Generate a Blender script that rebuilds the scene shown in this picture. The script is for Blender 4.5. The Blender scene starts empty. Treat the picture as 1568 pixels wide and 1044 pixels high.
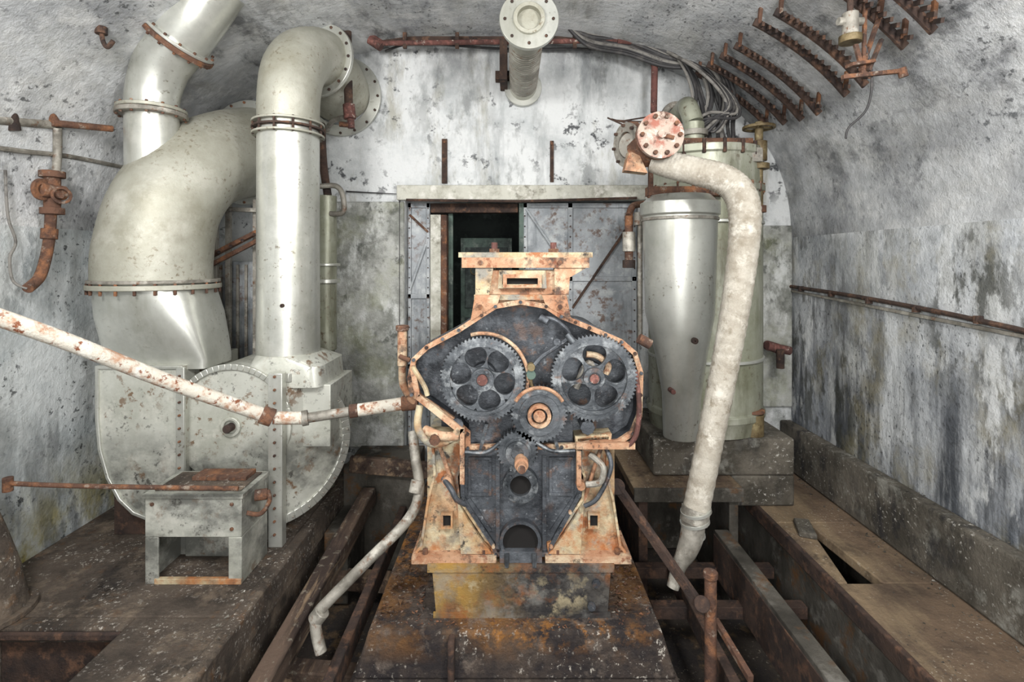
import bpy, bmesh, math, random
from mathutils import Vector, Matrix
random.seed(7)
CAMZ=1.7
def E(u,v,d): return Vector(((u-784)*d/800, d, CAMZ-(v-400)*d/800))
def lin(h):
    h=h.lstrip('#'); c=[int(h[i:i+2],16)/255 for i in (0,2,4)]
    return tuple([x/12.92 if x<=.04045 else ((x+.055)/1.055)**2.4 for x in c]+[1])
# ---------------------------------------------------------------- materials
def mat(name, base, layers=(), rough=.7, metal=0.0, bump=.3, bscale=25, spec=.4, bd=.02):
    m=bpy.data.materials.new(name); m.use_nodes=True
    nt=m.node_tree; N=nt.nodes; L=nt.links
    bs=N['Principled BSDF']; bs.inputs['Roughness'].default_value=rough
    bs.inputs['Metallic'].default_value=metal
    bs.inputs['Specular IOR Level'].default_value=spec
    tc=N.new('ShaderNodeTexCoord'); sep=N.new('ShaderNodeSeparateXYZ'); L.new(tc.outputs['Object'],sep.inputs[0])
    rgb=N.new('ShaderNodeRGB'); rgb.outputs[0].default_value=lin(base); cur=rgb.outputs[0]
    def mul(a,b):
        mu=N.new('ShaderNodeMath'); mu.operation='MULTIPLY'; L.new(a,mu.inputs[0]); L.new(b,mu.inputs[1]); return mu.outputs[0]
    for i,ly in enumerate(layers):
        col,scale,st,lo,hi=ly[:5]; zr=ly[5] if len(ly)>5 else None; amt=ly[6] if len(ly)>6 else 1.0
        clus=ly[7] if len(ly)>7 else 0
        mp=N.new('ShaderNodeMapping'); mp.inputs['Scale'].default_value=st; mp.inputs['Location'].default_value=(i*3.7,i*1.3,i*5.1)
        L.new(tc.outputs['Object'],mp.inputs[0])
        nz=N.new('ShaderNodeTexNoise'); nz.inputs['Scale'].default_value=scale; nz.inputs['Detail'].default_value=7; nz.inputs['Roughness'].default_value=.68
        L.new(mp.outputs[0],nz.inputs['Vector'])
        mr=N.new('ShaderNodeMapRange'); mr.inputs['From Min'].default_value=lo; mr.inputs['From Max'].default_value=hi; mr.inputs['To Max'].default_value=amt
        L.new(nz.outputs[0],mr.inputs['Value']); fac=mr.outputs[0]
        if clus:
            n2=N.new('ShaderNodeTexNoise'); n2.inputs['Scale'].default_value=clus; n2.inputs['Detail'].default_value=2
            L.new(mp.outputs[0],n2.inputs['Vector'])
            m2=N.new('ShaderNodeMapRange'); m2.inputs['From Min'].default_value=.42; m2.inputs['From Max'].default_value=.62; L.new(n2.outputs[0],m2.inputs['Value'])
            fac=mul(fac,m2.outputs[0])
        if zr:
            ax=zr[2] if len(zr)>2 else 2
            z=N.new('ShaderNodeMapRange'); z.inputs['From Min'].default_value=zr[0]; z.inputs['From Max'].default_value=zr[1]
            L.new(sep.outputs[ax],z.inputs['Value']); fac=mul(fac,z.outputs[0])
        mx=N.new('ShaderNodeMix'); mx.data_type='RGBA'
        L.new(fac,mx.inputs['Factor']); L.new(cur,mx.inputs['A']); mx.inputs['B'].default_value=lin(col); cur=mx.outputs['Result']
    L.new(cur,bs.inputs['Base Color'])
    if bump>0:
        nz=N.new('ShaderNodeTexNoise'); nz.inputs['Scale'].default_value=bscale; nz.inputs['Detail'].default_value=7; nz.inputs['Roughness'].default_value=.7
        L.new(tc.outputs['Object'],nz.inputs['Vector'])
        bp=N.new('ShaderNodeBump'); bp.inputs['Strength'].default_value=bump; bp.inputs['Distance'].default_value=bd
        L.new(nz.outputs[0],bp.inputs['Height']); L.new(bp.outputs[0],bs.inputs['Normal'])
    return m
U=(1,1,1); VS=(1,1,.16)
M={}
M['wallR']=mat('peeling_paint_right','#cdd0d2',[('#a1a5aa',1.6,U,.44,.64),('#8f8b76',2.2,VS,.5,.68,None,.5),
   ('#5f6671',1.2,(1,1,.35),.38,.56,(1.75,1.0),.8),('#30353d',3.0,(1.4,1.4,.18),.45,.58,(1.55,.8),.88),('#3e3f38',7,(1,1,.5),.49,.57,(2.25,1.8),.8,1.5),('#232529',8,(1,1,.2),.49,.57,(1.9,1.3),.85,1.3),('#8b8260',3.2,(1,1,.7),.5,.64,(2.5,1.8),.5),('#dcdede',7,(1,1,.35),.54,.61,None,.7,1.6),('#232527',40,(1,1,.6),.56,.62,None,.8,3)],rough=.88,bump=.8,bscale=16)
M['wallL']=mat('peeling_paint_left','#cfd3d3',[('#abb2b4',2.0,U,.44,.64),('#6f7678',6,(1,1,.5),.5,.6,None,.7,2),('#626965',2.5,(1,1,.3),.46,.62,(1.4,.3),.8),('#8f8334',3,(1,1,.6),.42,.58,(.6,.05),.9),('#36383a',26,U,.56,.62,None,.9,3),('#55554c',2.2,VS,.51,.66,None,.45),('#2f3132',4,(1,1,.25),.52,.6,(1.1,.3),.8,1.5)],rough=.88,bump=.7,bscale=17)
M['vault']=mat('vault_whitewash','#ced0d1',[('#aaacae',1.4,(.8,1,1),.42,.66),('#918d7a',2.6,(1,.5,1),.5,.7,None,.4),('#666a71',1.5,(1,.3,.3),.50,.68,None,.6),('#34363a',6,(1,.35,.35),.51,.62,None,.75,1.2),('#dededc',5,U,.5,.64,None,.5),('#2a2c2e',34,(1,.6,.6),.56,.63,None,.75,2.5),('#4a4e54',1.8,(1,.5,.5),.44,.62,(.9,1.8,0),.5),('#57554c',10,(1,.25,.25),.52,.62,None,.45,1.6)],rough=.9,bump=.9,bscale=12)
M['wallB']=mat('whitewash_back','#d4d6d6',[('#b3b7b8',2.5,U,.46,.66),('#7f8486',3.0,(1,1,.2),.52,.66,None,.7),('#8f8b78',4.5,(1,1,.3),.55,.68,None,.6),('#34363a',11,U,.56,.62,None,.9,2.4),('#6b6e66',7,U,.45,.6,(1.2,.2),.7),('#6a6d6c',5,(1,1,.5),.52,.62,None,.6,2),('#4f5255',3,(1,1,.5),.44,.6,(3.0,3.5),.7)],rough=.88,bump=.7,bscale=15)
M['conc']=mat('bare_concrete','#acada8',[('#7f817b',4,U,.45,.62),('#d9dbd9',6,(1,1,.5),.5,.62,None,.8,2),('#4d4f4a',12,U,.52,.62,None,.8,2.5),('#7c8052',3,U,.5,.65,None,.35)],rough=.9,bump=.9,bscale=20)
M['floor']=mat('debris_floor','#62574d',[('#423a33',3,U,.42,.6),('#857666',5,U,.5,.66),('#2a2523',7,U,.5,.62,None,.8,2),('#d4cec4',55,U,.57,.63,None,.9,6),('#8a5f34',14,U,.56,.68,None,.4,2)],rough=.95,bump=1,bscale=45)
M['floorR']=mat('brown_floor_plate','#786451',[('#54463a',2,U,.40,.62),('#8f7c62',3,(1,.4,1),.48,.66),('#392f28',6,U,.5,.62,None,.75,1.5),('#c4bcac',60,U,.58,.64,None,.8,5)],rough=.88,bump=.6,bscale=35)
M['plinth']=mat('oily_plinth','#50453d',[('#292425',3.5,U,.42,.58),('#81582a',4,U,.46,.62,(-.14,-.02),.75),('#ab7332',14,U,.5,.62,(-.1,-.01),.8,2.5),('#75695f',7,U,.54,.64,None,.7),('#232022',7,U,.5,.58,None,.85,2.2),('#cfc8bc',40,U,.58,.64,None,.85,6)],rough=.9,bump=1,bscale=36)
M['dirt']=mat('trench_dirt','#3c352f',[('#232022',3,U,.42,.6),('#65523c',7,U,.53,.65),('#a39988',45,U,.6,.66,None,.8,5)],rough=.95,bump=.9,bscale=30)
M['kerb']=mat('kerb_concrete','#6d675d',[('#46423a',3,U,.42,.6),('#98978f',7,U,.53,.63,None,.8,2),('#28272a',8,(1,1,.5),.5,.6,None,.85,2),('#cfccc4',40,U,.58,.64,None,.85,5)],rough=.92,bump=1,bscale=26)
M['side']=mat('trench_side','#57534c',[('#38352f',3,(1,1,.5),.42,.6),('#807d76',8,U,.54,.64,None,.8,2),('#5f4226',5,U,.55,.66)],rough=.92,bump=.7,bscale=28)
M['duct']=mat('duct_silver_paint','#c4c5be',[('#a9aaa2',2.5,U,.42,.68),('#8f8d7c',3,VS,.52,.68,None,.5),('#dddcd3',3,U,.55,.68,None,.4),('#6a5f4c',34,U,.59,.64,None,.7,3)],rough=.33,metal=.55,bump=.04,bscale=8,spec=.5)
M['ductd']=mat('duct_dusty_top','#a5a498',[('#868372',3,U,.42,.68,None,.7),('#c0beb4',5,U,.5,.7,None,.6),('#6b5e48',34,U,.56,.64,None,.8,3)],rough=.5,metal=.3,bump=.18,bscale=20)
M['fan']=mat('fan_cream_paint','#c2c3ba',[('#a6a79c',3,U,.42,.66),('#5b5c58',4,(.7,.7,1),.42,.58,(.70,.5),.8),('#d8d6cc',5,U,.55,.68,None,.6),('#6e4e30',14,U,.56,.62,None,.85,2.5),('#3b3835',30,U,.57,.63,None,.8,4)],rough=.42,metal=.3,bump=.1,bscale=10)
M['tank']=mat('tank_olive_grey','#999b8b',[('#7f816d',3,U,.42,.64),('#b8b8ac',4,(1,1,.3),.5,.68),('#5c5a48',5,(1,1,.2),.5,.64,None,.75),('#54432f',24,U,.56,.63,None,.85,3)],rough=.42,metal=.3,bump=.12,bscale=12)
M['rust']=mat('rust_brown','#684b3c',[('#42312a',7,U,.42,.62),('#8f6244',12,U,.5,.66),('#a09587',18,U,.57,.67,None,.7)],rough=.9,bump=.6,bscale=50)
M['rustd']=mat('rust_dark','#493931',[('#2e2624',8,U,.42,.62),('#6c503f',14,U,.52,.66)],rough=.9,bump=.6,bscale=50)
M['red']=mat('red_oxide_pipe','#66423c',[('#46302c',9,U,.42,.62),('#8c5f56',14,U,.53,.66),('#b9b0a4',20,U,.6,.68)],rough=.82,bump=.4,bscale=50)
M['cream']=mat('cream_paint_rusting','#bcb092',[('#a98a64',4,U,.46,.62),('#80807a',4,U,.49,.6,None,.9),('#a86836',6,U,.44,.58,(.75,.3),.85),('#9a5f38',9,U,.5,.58,None,.95,3),('#574a3e',9,U,.51,.6,None,.9,3),('#2b2928',24,U,.56,.63,None,.95,4)],rough=.65,bump=.5,bscale=35)
M['orange']=mat('orange_primer','#b38d70',[('#99684a',6,U,.44,.62,None,.85),('#c9b99d',6,U,.50,.62,None,.8),('#4f4038',12,U,.51,.6,None,.95,4),('#7c482f',20,U,.55,.65,None,.85),('#2b2725',34,U,.57,.63,None,.9,5)],rough=.75,bump=.5,bscale=40)
M['iron']=mat('oily_black_iron','#4d5156',[('#303338',4,U,.40,.62),('#70757b',7,U,.5,.68,None,.8),('#7a5840',12,U,.54,.64,None,.7,3),('#9a9ea2',40,U,.58,.66,None,.7,6)],rough=.42,metal=.35,bump=.35,bscale=35)
M['gear']=mat('gear_steel','#5d6165',[('#34383c',7,U,.42,.62),('#8c9092',12,U,.52,.66),('#7b5236',16,U,.57,.69,None,.7,4)],rough=.4,metal=.5,bump=.2,bscale=40)
M['sump']=mat('sump_yellow_black','#4d4a46',[('#a27f3e',2.6,(1.6,1,.6),.40,.56,(.1,-.25,0),.9),('#242325',3.0,(1,1,1.2),.42,.55,(-.3,.05,0),.9),('#a3977a',9,U,.52,.62,None,.75,4),('#81502a',8,U,.49,.6,None,.9,3),('#7e7d78',6,U,.53,.64,None,.5),('#1f1e1f',14,U,.54,.6,None,.9,3)],rough=.5,bump=.4,bscale=30)
M['lag']=mat('plaster_lagging','#b3ada1',[('#948c7e',6,U,.44,.64),('#cbc6bb',12,U,.52,.66),('#786e5b',16,U,.52,.64,None,.85,4)],rough=.92,bump=.8,bscale=60,bd=.012)
M['pipeW']=mat('white_pipe_flaking','#cbc5b8',[('#a3714f',9,U,.5,.6,None,.8),('#dedad0',14,U,.53,.62),('#7d4a30',26,U,.56,.63)],rough=.75,bump=.5,bscale=50)
M['galv']=mat('dull_grey_pipe','#918d84',[('#6a665e',8,U,.44,.62),('#b4b0a6',10,U,.52,.66),('#6a4a34',18,U,.57,.67)],rough=.55,metal=.25,bump=.25,bscale=40)
M['door']=mat('grey_steel_door','#9b9fa2',[('#777c80',4,U,.42,.64),('#b4b7b7',8,U,.52,.66,None,.8),('#5e4638',16,U,.53,.62,None,.85,3),('#3f464b',3,VS,.5,.62,None,.8)],rough=.55,metal=.2,bump=.2,bscale=20)
M['lintel']=mat('lintel_cream','#c3c2b7',[('#9a978a',6,U,.46,.64),('#6a6558',14,U,.52,.63,None,.85,3),('#d8d6ce',7,U,.54,.64)],rough=.88,bump=.6,bscale=25)
M['wood']=mat('old_timber','#5b4b40',[('#352a25',9,(1,.12,1),.42,.6),('#84705a',14,(1,.1,1),.53,.64),('#7b7468',20,U,.57,.66)],rough=.92,bump=.5,bscale=30)
M['black']=mat('black_cable','#2e2d2e',[('#4b4846',12,U,.52,.64)],rough=.6,bump=.1)
M['grycab']=mat('grey_cable','#77746f',[('#4c4946',12,U,.5,.62)],rough=.7,bump=.1)
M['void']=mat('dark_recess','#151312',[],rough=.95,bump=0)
M['int']=mat('dark_room_paint','#3c4341',[('#24292a',2,U,.42,.6),('#555f5b',5,U,.54,.64)],rough=.8,bump=.2)
M['green']=mat('green_frame','#4d5f56',[('#2f3a36',6,U,.45,.6),('#6b746c',9,U,.54,.64)],rough=.6,bump=.1)
M['brass']=mat('brass_valve','#77694c',[('#54462f',12,U,.45,.6),('#908462',16,U,.54,.66)],rough=.55,metal=.3,bump=.3)
M['discred']=mat('red_flange_disc','#ab9b8e',[('#93503f',9,U,.48,.6,None,.85),('#cdc6bb',12,U,.53,.64),('#64493e',17,U,.54,.63)],rough=.75,bump=.4,bscale=40)
# ---------------------------------------------------------------- builder
def frame(ax):
    a=Vector(ax).normalized(); t=Vector((0,0,1)) if abs(a.z)<.9 else Vector((1,0,0))
    x=t.cross(a).normalized(); y=a.cross(x).normalized(); return x,y,a
def cat(pts,n):
    P=[Vector(p[:3]) for p in pts]; R=[p[3] if len(p)>3 else None for p in pts]
    out=[]
    m=len(P)-1
    for i in range(m):
        p0=P[max(i-1,0)];p1=P[i];p2=P[i+1];p3=P[min(i+2,m)]
        for k in range(n):
            t=k/n
            q=.5*((2*p1)+(p2-p0)*t+(2*p0-5*p1+4*p2-p3)*t*t+(3*p1-p0-3*p2+p3)*t**3)
            r=None if R[i] is None else R[i]*(1-t)+R[i+1]*t
            out.append((q,r))
    out.append((P[-1],R[-1])); return out
class B:
    def __init__(s,name): s.name=name; s.bm=bmesh.new(); s.m=[]
    def mi(s,k):
        if k not in s.m: s.m.append(k)
        return s.m.index(k)
    def raw(s,vs,fs,k):
        i=s.mi(k); V=[s.bm.verts.new(v) for v in vs]
        for f in fs:
            try: q=s.bm.faces.new([V[j] for j in f]); q.material_index=i
            except ValueError: pass
        return s
    def box(s,x0,x1,y0,y1,z0,z1,k):
        vs=[(x,y,z) for x in(x0,x1) for y in(y0,y1) for z in(z0,z1)]
        return s.raw(vs,[(0,1,3,2),(4,6,7,5),(0,4,5,1),(2,3,7,6),(0,2,6,4),(1,5,7,3)],k)
    def bar(s,p0,p1,w,h,k,up=(0,0,1)):
        p0=Vector(p0);p1=Vector(p1);a=(p1-p0).normalized();u=Vector(up)
        if abs(a.dot(u))>.95: u=Vector((0,1,0))
        x=a.cross(u).normalized();y=x.cross(a).normalized()
        vs=[p+x*sx*w/2+y*sy*h/2 for p in(p0,p1) for sx,sy in((-1,-1),(1,-1),(1,1),(-1,1))]
        return s.raw(vs,[(3,2,1,0),(4,5,6,7),(0,1,5,4),(1,2,6,5),(2,3,7,6),(3,0,4,7)],k)
    def prism(s,poly,y0,y1,k):
        n=len(poly); vs=[(x,y0,z) for x,z in poly]+[(x,y1,z) for x,z in poly]
        return s.raw(vs,[tuple(range(n)),tuple(range(2*n-1,n-1,-1))]+[(i,i+n,(i+1)%n+n,(i+1)%n) for i in range(n)],k)
    def extr(s,pts,vec,k):
        n=len(pts); vs=[Vector(p) for p in pts]+[Vector(p)+vec for p in pts]
        return s.raw(vs,[tuple(range(n)),tuple(range(2*n-1,n-1,-1))]+[(i,i+n,(i+1)%n+n,(i+1)%n) for i in range(n)],k)
    def hoop(s,out,inn,y0,y1,k):
        n=len(out); vs=[(x,y,z) for y in(y0,y1) for L in(out,inn) for x,z in L]; f=[]
        for i in range(n):
            j=(i+1)%n
            f+=[(i,j,n+j,n+i),(2*n+i,3*n+i,3*n+j,2*n+j),(i,2*n+i,2*n+j,j),(n+i,n+j,3*n+j,3*n+i)]
        return s.raw(vs,f,k)
    def cyl(s,p0,p1,r0,k,r1=None,seg=32):
        r1=r0 if r1 is None else r1; p0=Vector(p0);p1=Vector(p1);x,y,a=frame(p1-p0)
        vs=[p+(x*math.cos(2*math.pi*i/seg)+y*math.sin(2*math.pi*i/seg))*r for p,r in((p0,r0),(p1,r1)) for i in range(seg)]
        return s.raw(vs,[tuple(range(seg-1,-1,-1)),tuple(range(seg,2*seg))]+[(i,(i+1)%seg,(i+1)%seg+seg,i+seg) for i in range(seg)],k)
    def ring(s,c,ax,rin,rout,th,k,seg=48,teeth=0,td=.0):
        x,y,a=frame(ax); c=Vector(c); n=teeth*4 if teeth else seg
        def ro(i):
            if not teeth: return rout
            return rout if i%4 in(0,1) else rout-td
        vs=[]
        for o in(-th/2,th/2):
            for R in(ro,lambda i:rin):
                for i in range(n):
                    t=2*math.pi*i/n; vs.append(c+a*o+(x*math.cos(t)+y*math.sin(t))*R(i))
        f=[]
        for i in range(n):
            j=(i+1)%n
            f+=[(i,n+i,n+j,j),(2*n+i,2*n+j,3*n+j,3*n+i),(i,j,2*n+j,2*n+i),(n+i,3*n+i,3*n+j,n+j)]
        return s.raw(vs,f,k)
    def bolts(s,c,ax,R,n,r,h,k,off=0):
        x,y,a=frame(ax); c=Vector(c)
        for i in range(n):
            t=2*math.pi*(i+off)/n; p=c+(x*math.cos(t)+y*math.sin(t))*R
            s.cyl(p-a*h/2,p+a*h/2,r,k,seg=6)
        return s
    def tube(s,pts,k,r=None,seg=16,n=8,rip=0,rf=0,caps=True):
        C=cat([tuple(p) for p in pts],n); vs=[];f=[]
        T=[]
        for i in range(len(C)):
            T.append((C[min(i+1,len(C)-1)][0]-C[max(i-1,0)][0]).normalized())
        x,y,a=frame(T[0])
        for i,(p,rr) in enumerate(C):
            rr=rr if r is None else r
            x=(x-T[i]*x.dot(T[i])).normalized(); y=T[i].cross(x)
            for j in range(seg):
                t=2*math.pi*j/seg
                q=rr*(1+rip*math.sin(i*rf+t)) if rip else rr
                vs.append(p+(x*math.cos(t)+y*math.sin(t))*q)
        m=len(C)
        for i in range(m-1):
            for j in range(seg):
                jj=(j+1)%seg; f.append((i*seg+j,i*seg+jj,(i+1)*seg+jj,(i+1)*seg+j))
        if caps: f+=[tuple(range(seg-1,-1,-1)),tuple(range((m-1)*seg,m*seg))]
        return s.raw(vs,f,k)
    def loft(s,secs,k,seg=48):
        vs=[];f=[]
        for cx,cy,z,hx,hy,e in secs:
            for j in range(seg):
                t=2*math.pi*(j+.5)/seg; c=math.cos(t);q=math.sin(t)
                vs.append((cx+hx*math.copysign(abs(c)**(2/e),c),cy+hy*math.copysign(abs(q)**(2/e),q),z))
        m=len(secs)
        for i in range(m-1):
            for j in range(seg):
                jj=(j+1)%seg; f.append((i*seg+j,i*seg+jj,(i+1)*seg+jj,(i+1)*seg+j))
        f+=[tuple(range(seg-1,-1,-1)),tuple(range((m-1)*seg,m*seg))]
        return s.raw(vs,f,k)
    def done(s,bevel=.004,ang=35):
        bm=s.bm; bmesh.ops.recalc_face_normals(bm,faces=bm.faces)
        for f in bm.faces: f.smooth=True
        for e in bm.edges:
            if len(e.link_faces)==2 and e.calc_face_angle(0)>math.radians(ang): e.smooth=False
        me=bpy.data.meshes.new(s.name); bm.to_mesh(me); bm.free()
        for k in s.m: me.materials.append(M[k])
        o=bpy.data.objects.new(s.name,me); bpy.context.scene.collection.objects.link(o)
        if bevel:
            b=o.modifiers.new('bevel','BEVEL'); b.width=bevel; b.segments=2; b.limit_method='ANGLE'; b.angle_limit=math.radians(50)
        return o
def inset(poly,d):
    n=len(poly); out=[]
    area=sum(poly[i][0]*poly[(i+1)%n][1]-poly[(i+1)%n][0]*poly[i][1] for i in range(n)); sg=1 if area>0 else -1
    for i in range(n):
        a=Vector(poly[i-1]);b=Vector(poly[i]);c=Vector(poly[(i+1)%n])
        e1=(b-a).normalized();e2=(c-b).normalized()
        n1=Vector((-e1.y,e1.x))*sg;n2=Vector((-e2.y,e2.x))*sg
        m=(n1+n2); m=m.normalized(); k=max(.5,m.dot(n1)); q=b+m*d/k; out.append((q.x,q.y))
    return out
# ---------------------------------------------------------------- room
XL,XR,YB=-2.77,2.35,4.4
CX=(XL+XR)/2; A=(XR-XL)/2; ZS,BH,EN=1.9,1.65,2.3
def vz(x):
    t=min(1,abs((x-CX)/A)); return ZS+BH*(1-t**EN)**(1/EN)
b=B('wall_left'); b.box(XL-.3,XL,-2.5,YB,-1,ZS,'wallL'); b.done(0)
b=B('wall_right'); b.box(XR,XR+.3,-2.5,YB,-1,ZS,'wallR'); b.done(0)
DX0,DX1,DZ=-.9,1.08,2.22
b=B('wall_back')
b.box(XL-.3,DX0,YB,YB+.3,-1,3.62,'wallB').box(DX1,XR+.3,YB,YB+.3,-1,3.62,'wallB').box(DX0,DX1,YB,YB+.3,DZ,3.62,'wallB').box(DX0,DX1,YB,YB+.3,-1,.12,'wallB')
b.done(0)
b=B('ceiling')
vs=[];n=64;ys=[-2.5+i*(YB+2.5)/40 for i in range(41)]
for y in ys:
    for th in (0,.2):
        for i in range(n+1):
            t=math.pi*i/n; c=math.cos(t);q=math.sin(t)
            vs.append((CX+(A+th)*math.copysign(abs(c)**(2/EN),c),y,ZS+(BH+th)*abs(q)**(2/EN)))
f=[];w=2*(n+1)
for a in range(40):
    for i in range(n):
        for o in(0,n+1): f.append((a*w+o+i,a*w+o+i+1,(a+1)*w+o+i+1,(a+1)*w+o+i))
b.raw(vs,f,'vault'); b.done(0)
b=B('floor'); b.box(XL,XR,-2.5,YB,-.8,-.62,'dirt'); b.done(0)
xl=XL+.004; xr=XR-.004; yb=YB-.004
b=B('platform_left')
b.box(xl,-1.3,2.5,yb,-.61,0,'floor').box(-1.8,-1.3,-.5,2.5,-.61,-.002,'floor').box(xl,-2.42,-.5,2.5,-.61,-.002,'floor')
b.box(-2.42,-1.8,2.42,2.5,-.07,.0,'floor').box(-2.42,-1.8,2.47,2.5,-.61,-.07,'rustd').box(-2.42,-1.8,2.40,2.42,-.05,-.01,'rustd')
b.box(-2.42,-1.8,-.5,2.47,-.61,-.32,'dirt')
b.box(-1.34,-1.27,-.5,yb,-.16,.012,'floor')
b.done(.01)
b=B('platform_right')
x0=1.70
b.box(x0,xr,3.4,yb,-.06,0,'floorR').box(x0,xr,-.5,2.76,-.06,0,'floorR')
def slab(poly,z0,z1,k):
    n=len(poly); vs=[(x,y,z0) for x,y in poly]+[(x,y,z1) for x,y in poly]
    b.raw(vs,[tuple(range(n)),tuple(range(2*n-1,n-1,-1))]+[(i,i+n,(i+1)%n+n,(i+1)%n) for i in range(n)],k)
slab([(x0,2.76),(1.775,2.76),(1.915,3.4),(x0,3.4)],-.06,0,'floorR')
slab([(1.965,2.76),(xr,2.76),(xr,3.4),(1.92,3.4)],-.06,0,'floorR')
slab([(1.77,3.22),(1.83,3.4),(1.92,3.38),(1.86,3.18)],.0,.035,'kerb')
b.box(x0,x0+.05,-.5,yb,-.61,-.06,'side').box(x0-.012,x0+.02,-.5,yb,-.09,.006,'rustd')
b.box(xr-.1,xr,-.5,yb,-.61,-.06,'side')
b.done(.008)
b=B('walkway_plate'); b.box(.80,1.52,3.44,yb,.15,.21,'floorR').box(.80,1.52,3.42,3.44,.12,.212,'side').box(.84,1.5,4.2,4.25,-.61,.15,'side').box(1.44,1.5,3.46,4.2,-.61,.15,'side').box(.84,.9,3.46,4.2,-.61,.15,'rustd'); b.done(.006)
b=B('kerb_right'); b.box(2.25,xr,-.5,yb,0.002,.37,'kerb'); b.done(.015)
b=B('trench_rail')
b.bar((1.36,-.3,-.06),(1.36,3.4,-.06),.09,.03,'side').bar((1.32,-.3,-.2),(1.32,3.4,-.2),.02,.26,'rustd')
b.bar((1.02,-.3,-.28),(1.02,3.4,-.28),.05,.12,'rustd')
for y in (1.6,2.3,3.0,3.38): b.bar((.8,y,-.3),(1.68,y,-.3),.07,.07,'rustd')
b.done(.004)
b=B('trench_timber')
b.bar((-1.14,1.4,-.3),(-1.05,3.85,-.02),.10,.12,'wood')
b.bar((-.84,1.2,-.28),(-.80,3.85,-.16),.05,.12,'rustd')
b.bar((-1.26,2.7,-.42),(-.79,2.65,-.42),.1,.1,'wood').bar((-1.26,3.5,-.42),(-.79,3.45,-.42),.1,.1,'wood')
b.done(.008)
b=B('trench_end_block')
b.box(-1.26,-.73,3.9,4.38,-.61,.16,'side').box(-1.26,-1.1,3.5,3.9,-.6,-.12,'side'); b.bar((-1.2,3.87,.2),(-.6,3.87,.15),.05,.12,'wood')
b.done(.008)
b=B('machine_plinth')
def qz(x0a,x1a,y0,y1,z0,z1,gx,gy,k):
    b.raw([(x0a,y0,z1),(x1a,y0,z1),(x1a,y1,z1),(x0a,y1,z1),(x0a-gx,y0-gy,z0),(x1a+gx,y0-gy,z0),(x1a+gx,y1,z0),(x0a-gx,y1,z0)],[(0,1,2,3),(7,6,5,4),(0,4,5,1),(1,5,6,2),(2,6,7,3),(3,7,4,0)],k)
qz(-.66,.69,2.4,4.38,-.2,0,.06,.03,'plinth')
qz(-.72,.76,2.33,4.38,-.61,-.2,.01,.02,'plinth')
b.box(-.29,-.26,2.34,2.44,-.3,-.01,'rustd')
b.box(-.76,-.68,2.0,2.9,-.61,-.26,'plinth')
b.done(.012)
def rub(name,specs):
    b=B(name)
    for n,xa,xb,ya,yb_,z,k,sc in specs:
        for _ in range(n):
            x=random.uniform(xa,xb);y=random.uniform(ya,yb_);r=random.uniform(.3,1)**1.5*sc
            vs=[Vector((random.uniform(-1,1)*r,random.uniform(-1,1)*r,random.uniform(0,.8)*r))+Vector((x,y,z)) for _ in range(4)]
            b.raw(vs,[(0,1,2),(0,2,3),(0,3,1),(1,3,2)],k)
    b.done(0)
rub('rust_flakes',[(200,-.64,.66,2.42,2.49,0,'rust',.012)]); rub('rust_flakes.001',[(260,-.64,-.42,2.5,3.4,0,'rust',.018),(60,-.64,-.42,2.5,3.0,0,'plinth',.03)]);rub('rust_flakes.002',[(260,.5,.67,2.5,3.3,0,'rust',.018),(40,.5,.67,2.5,3.0,0,'plinth',.03)])
rub('rubble_debris',[(160,-1.4,-1.3,2.0,4.2,.01,'kerb',.014),(160,-2.2,-2.0,2.55,3.0,0,'floor',.014)]);rub('rubble_debris.001',[(150,1.75,2.22,1.9,2.7,.0,'kerb',.008),(140,2.16,2.25,1.9,4.2,.0,'kerb',.016)]);rub('rubble_debris.002',[(160,2.26,2.34,1.9,4.2,.37,'kerb',.014)])
b=B('trim_1'); 
b.box(DX0-.06,DX1+.05,YB-.06,YB-.001,2.21,2.335,'lintel'); b.done(.008)
b=B('trim_2'); b.box(-1.5,DX0-.002,YB-.035,YB-.001,.14,2.2,'conc').box(2.08,XR-.004,YB-.035,YB-.001,.48,2.0,'conc'); b.done(.012)
b=B('wall_slot_bracket'); 
for u,v0,v1,w in((681,213,281,.045),(845,216,279,.03)):
    x=(u-784)*.0055; b.box(x-w/2,x+w/2,YB-.02,YB-.001,1.7-(v1-400)*.0055,1.7-(v0-400)*.0055,'rustd')
    b.cyl((x,YB-.035,1.7-(v0-395)*.0055),(x,YB-.02,1.7-(v0-395)*.0055),.012,'rust',seg=8)
b.done(.002)
# doors
b=B('door_1')
y=YB+.1
b.box(.09,DX1-.005,y,y+.04,.13,2.2,'door')
for x in(.11,.5,1.05): b.box(x-.02,x+.02,y-.02,y,.13,2.2,'door')
for z in(2.18,1.55,.9): b.box(.09,DX1-.005,y-.02,y,z-.02,z+.02,'door')
b.bar((.12,y-.015,2.15),(.5,y-.015,1.6),.03,.02,'door').bar((1.03,y-.015,2.05),(.52,y-.015,1.3),.03,.02,'rustd')
for x in(.11,.5,1.05):
    for i in range(22): b.cyl((x,y-.028,.2+i*.09),(x,y-.018,.2+i*.09),.007,'rustd',seg=6)
b.box(.06,.1,y-.03,y+.05,.13,2.2,'green')
b.done(.002)
b=B('door_2')
b.box(DX0+.005,-.705,y,y+.04,.13,2.2,'door')
for x in(-.88,-.72): b.box(x-.014,x+.014,y-.02,y,.13,2.2,'door')
for z in(2.18,1.4,.8): b.box(DX0+.005,-.705,y-.02,y,z-.02,z+.02,'door')
b.bar((-.88,y-.015,2.1),(-.72,y-.015,1.95),.02,.02,'rust').bar((-.88,y-.015,1.45),(-.72,y-.015,1.9),.015,.02,'door')
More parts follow.
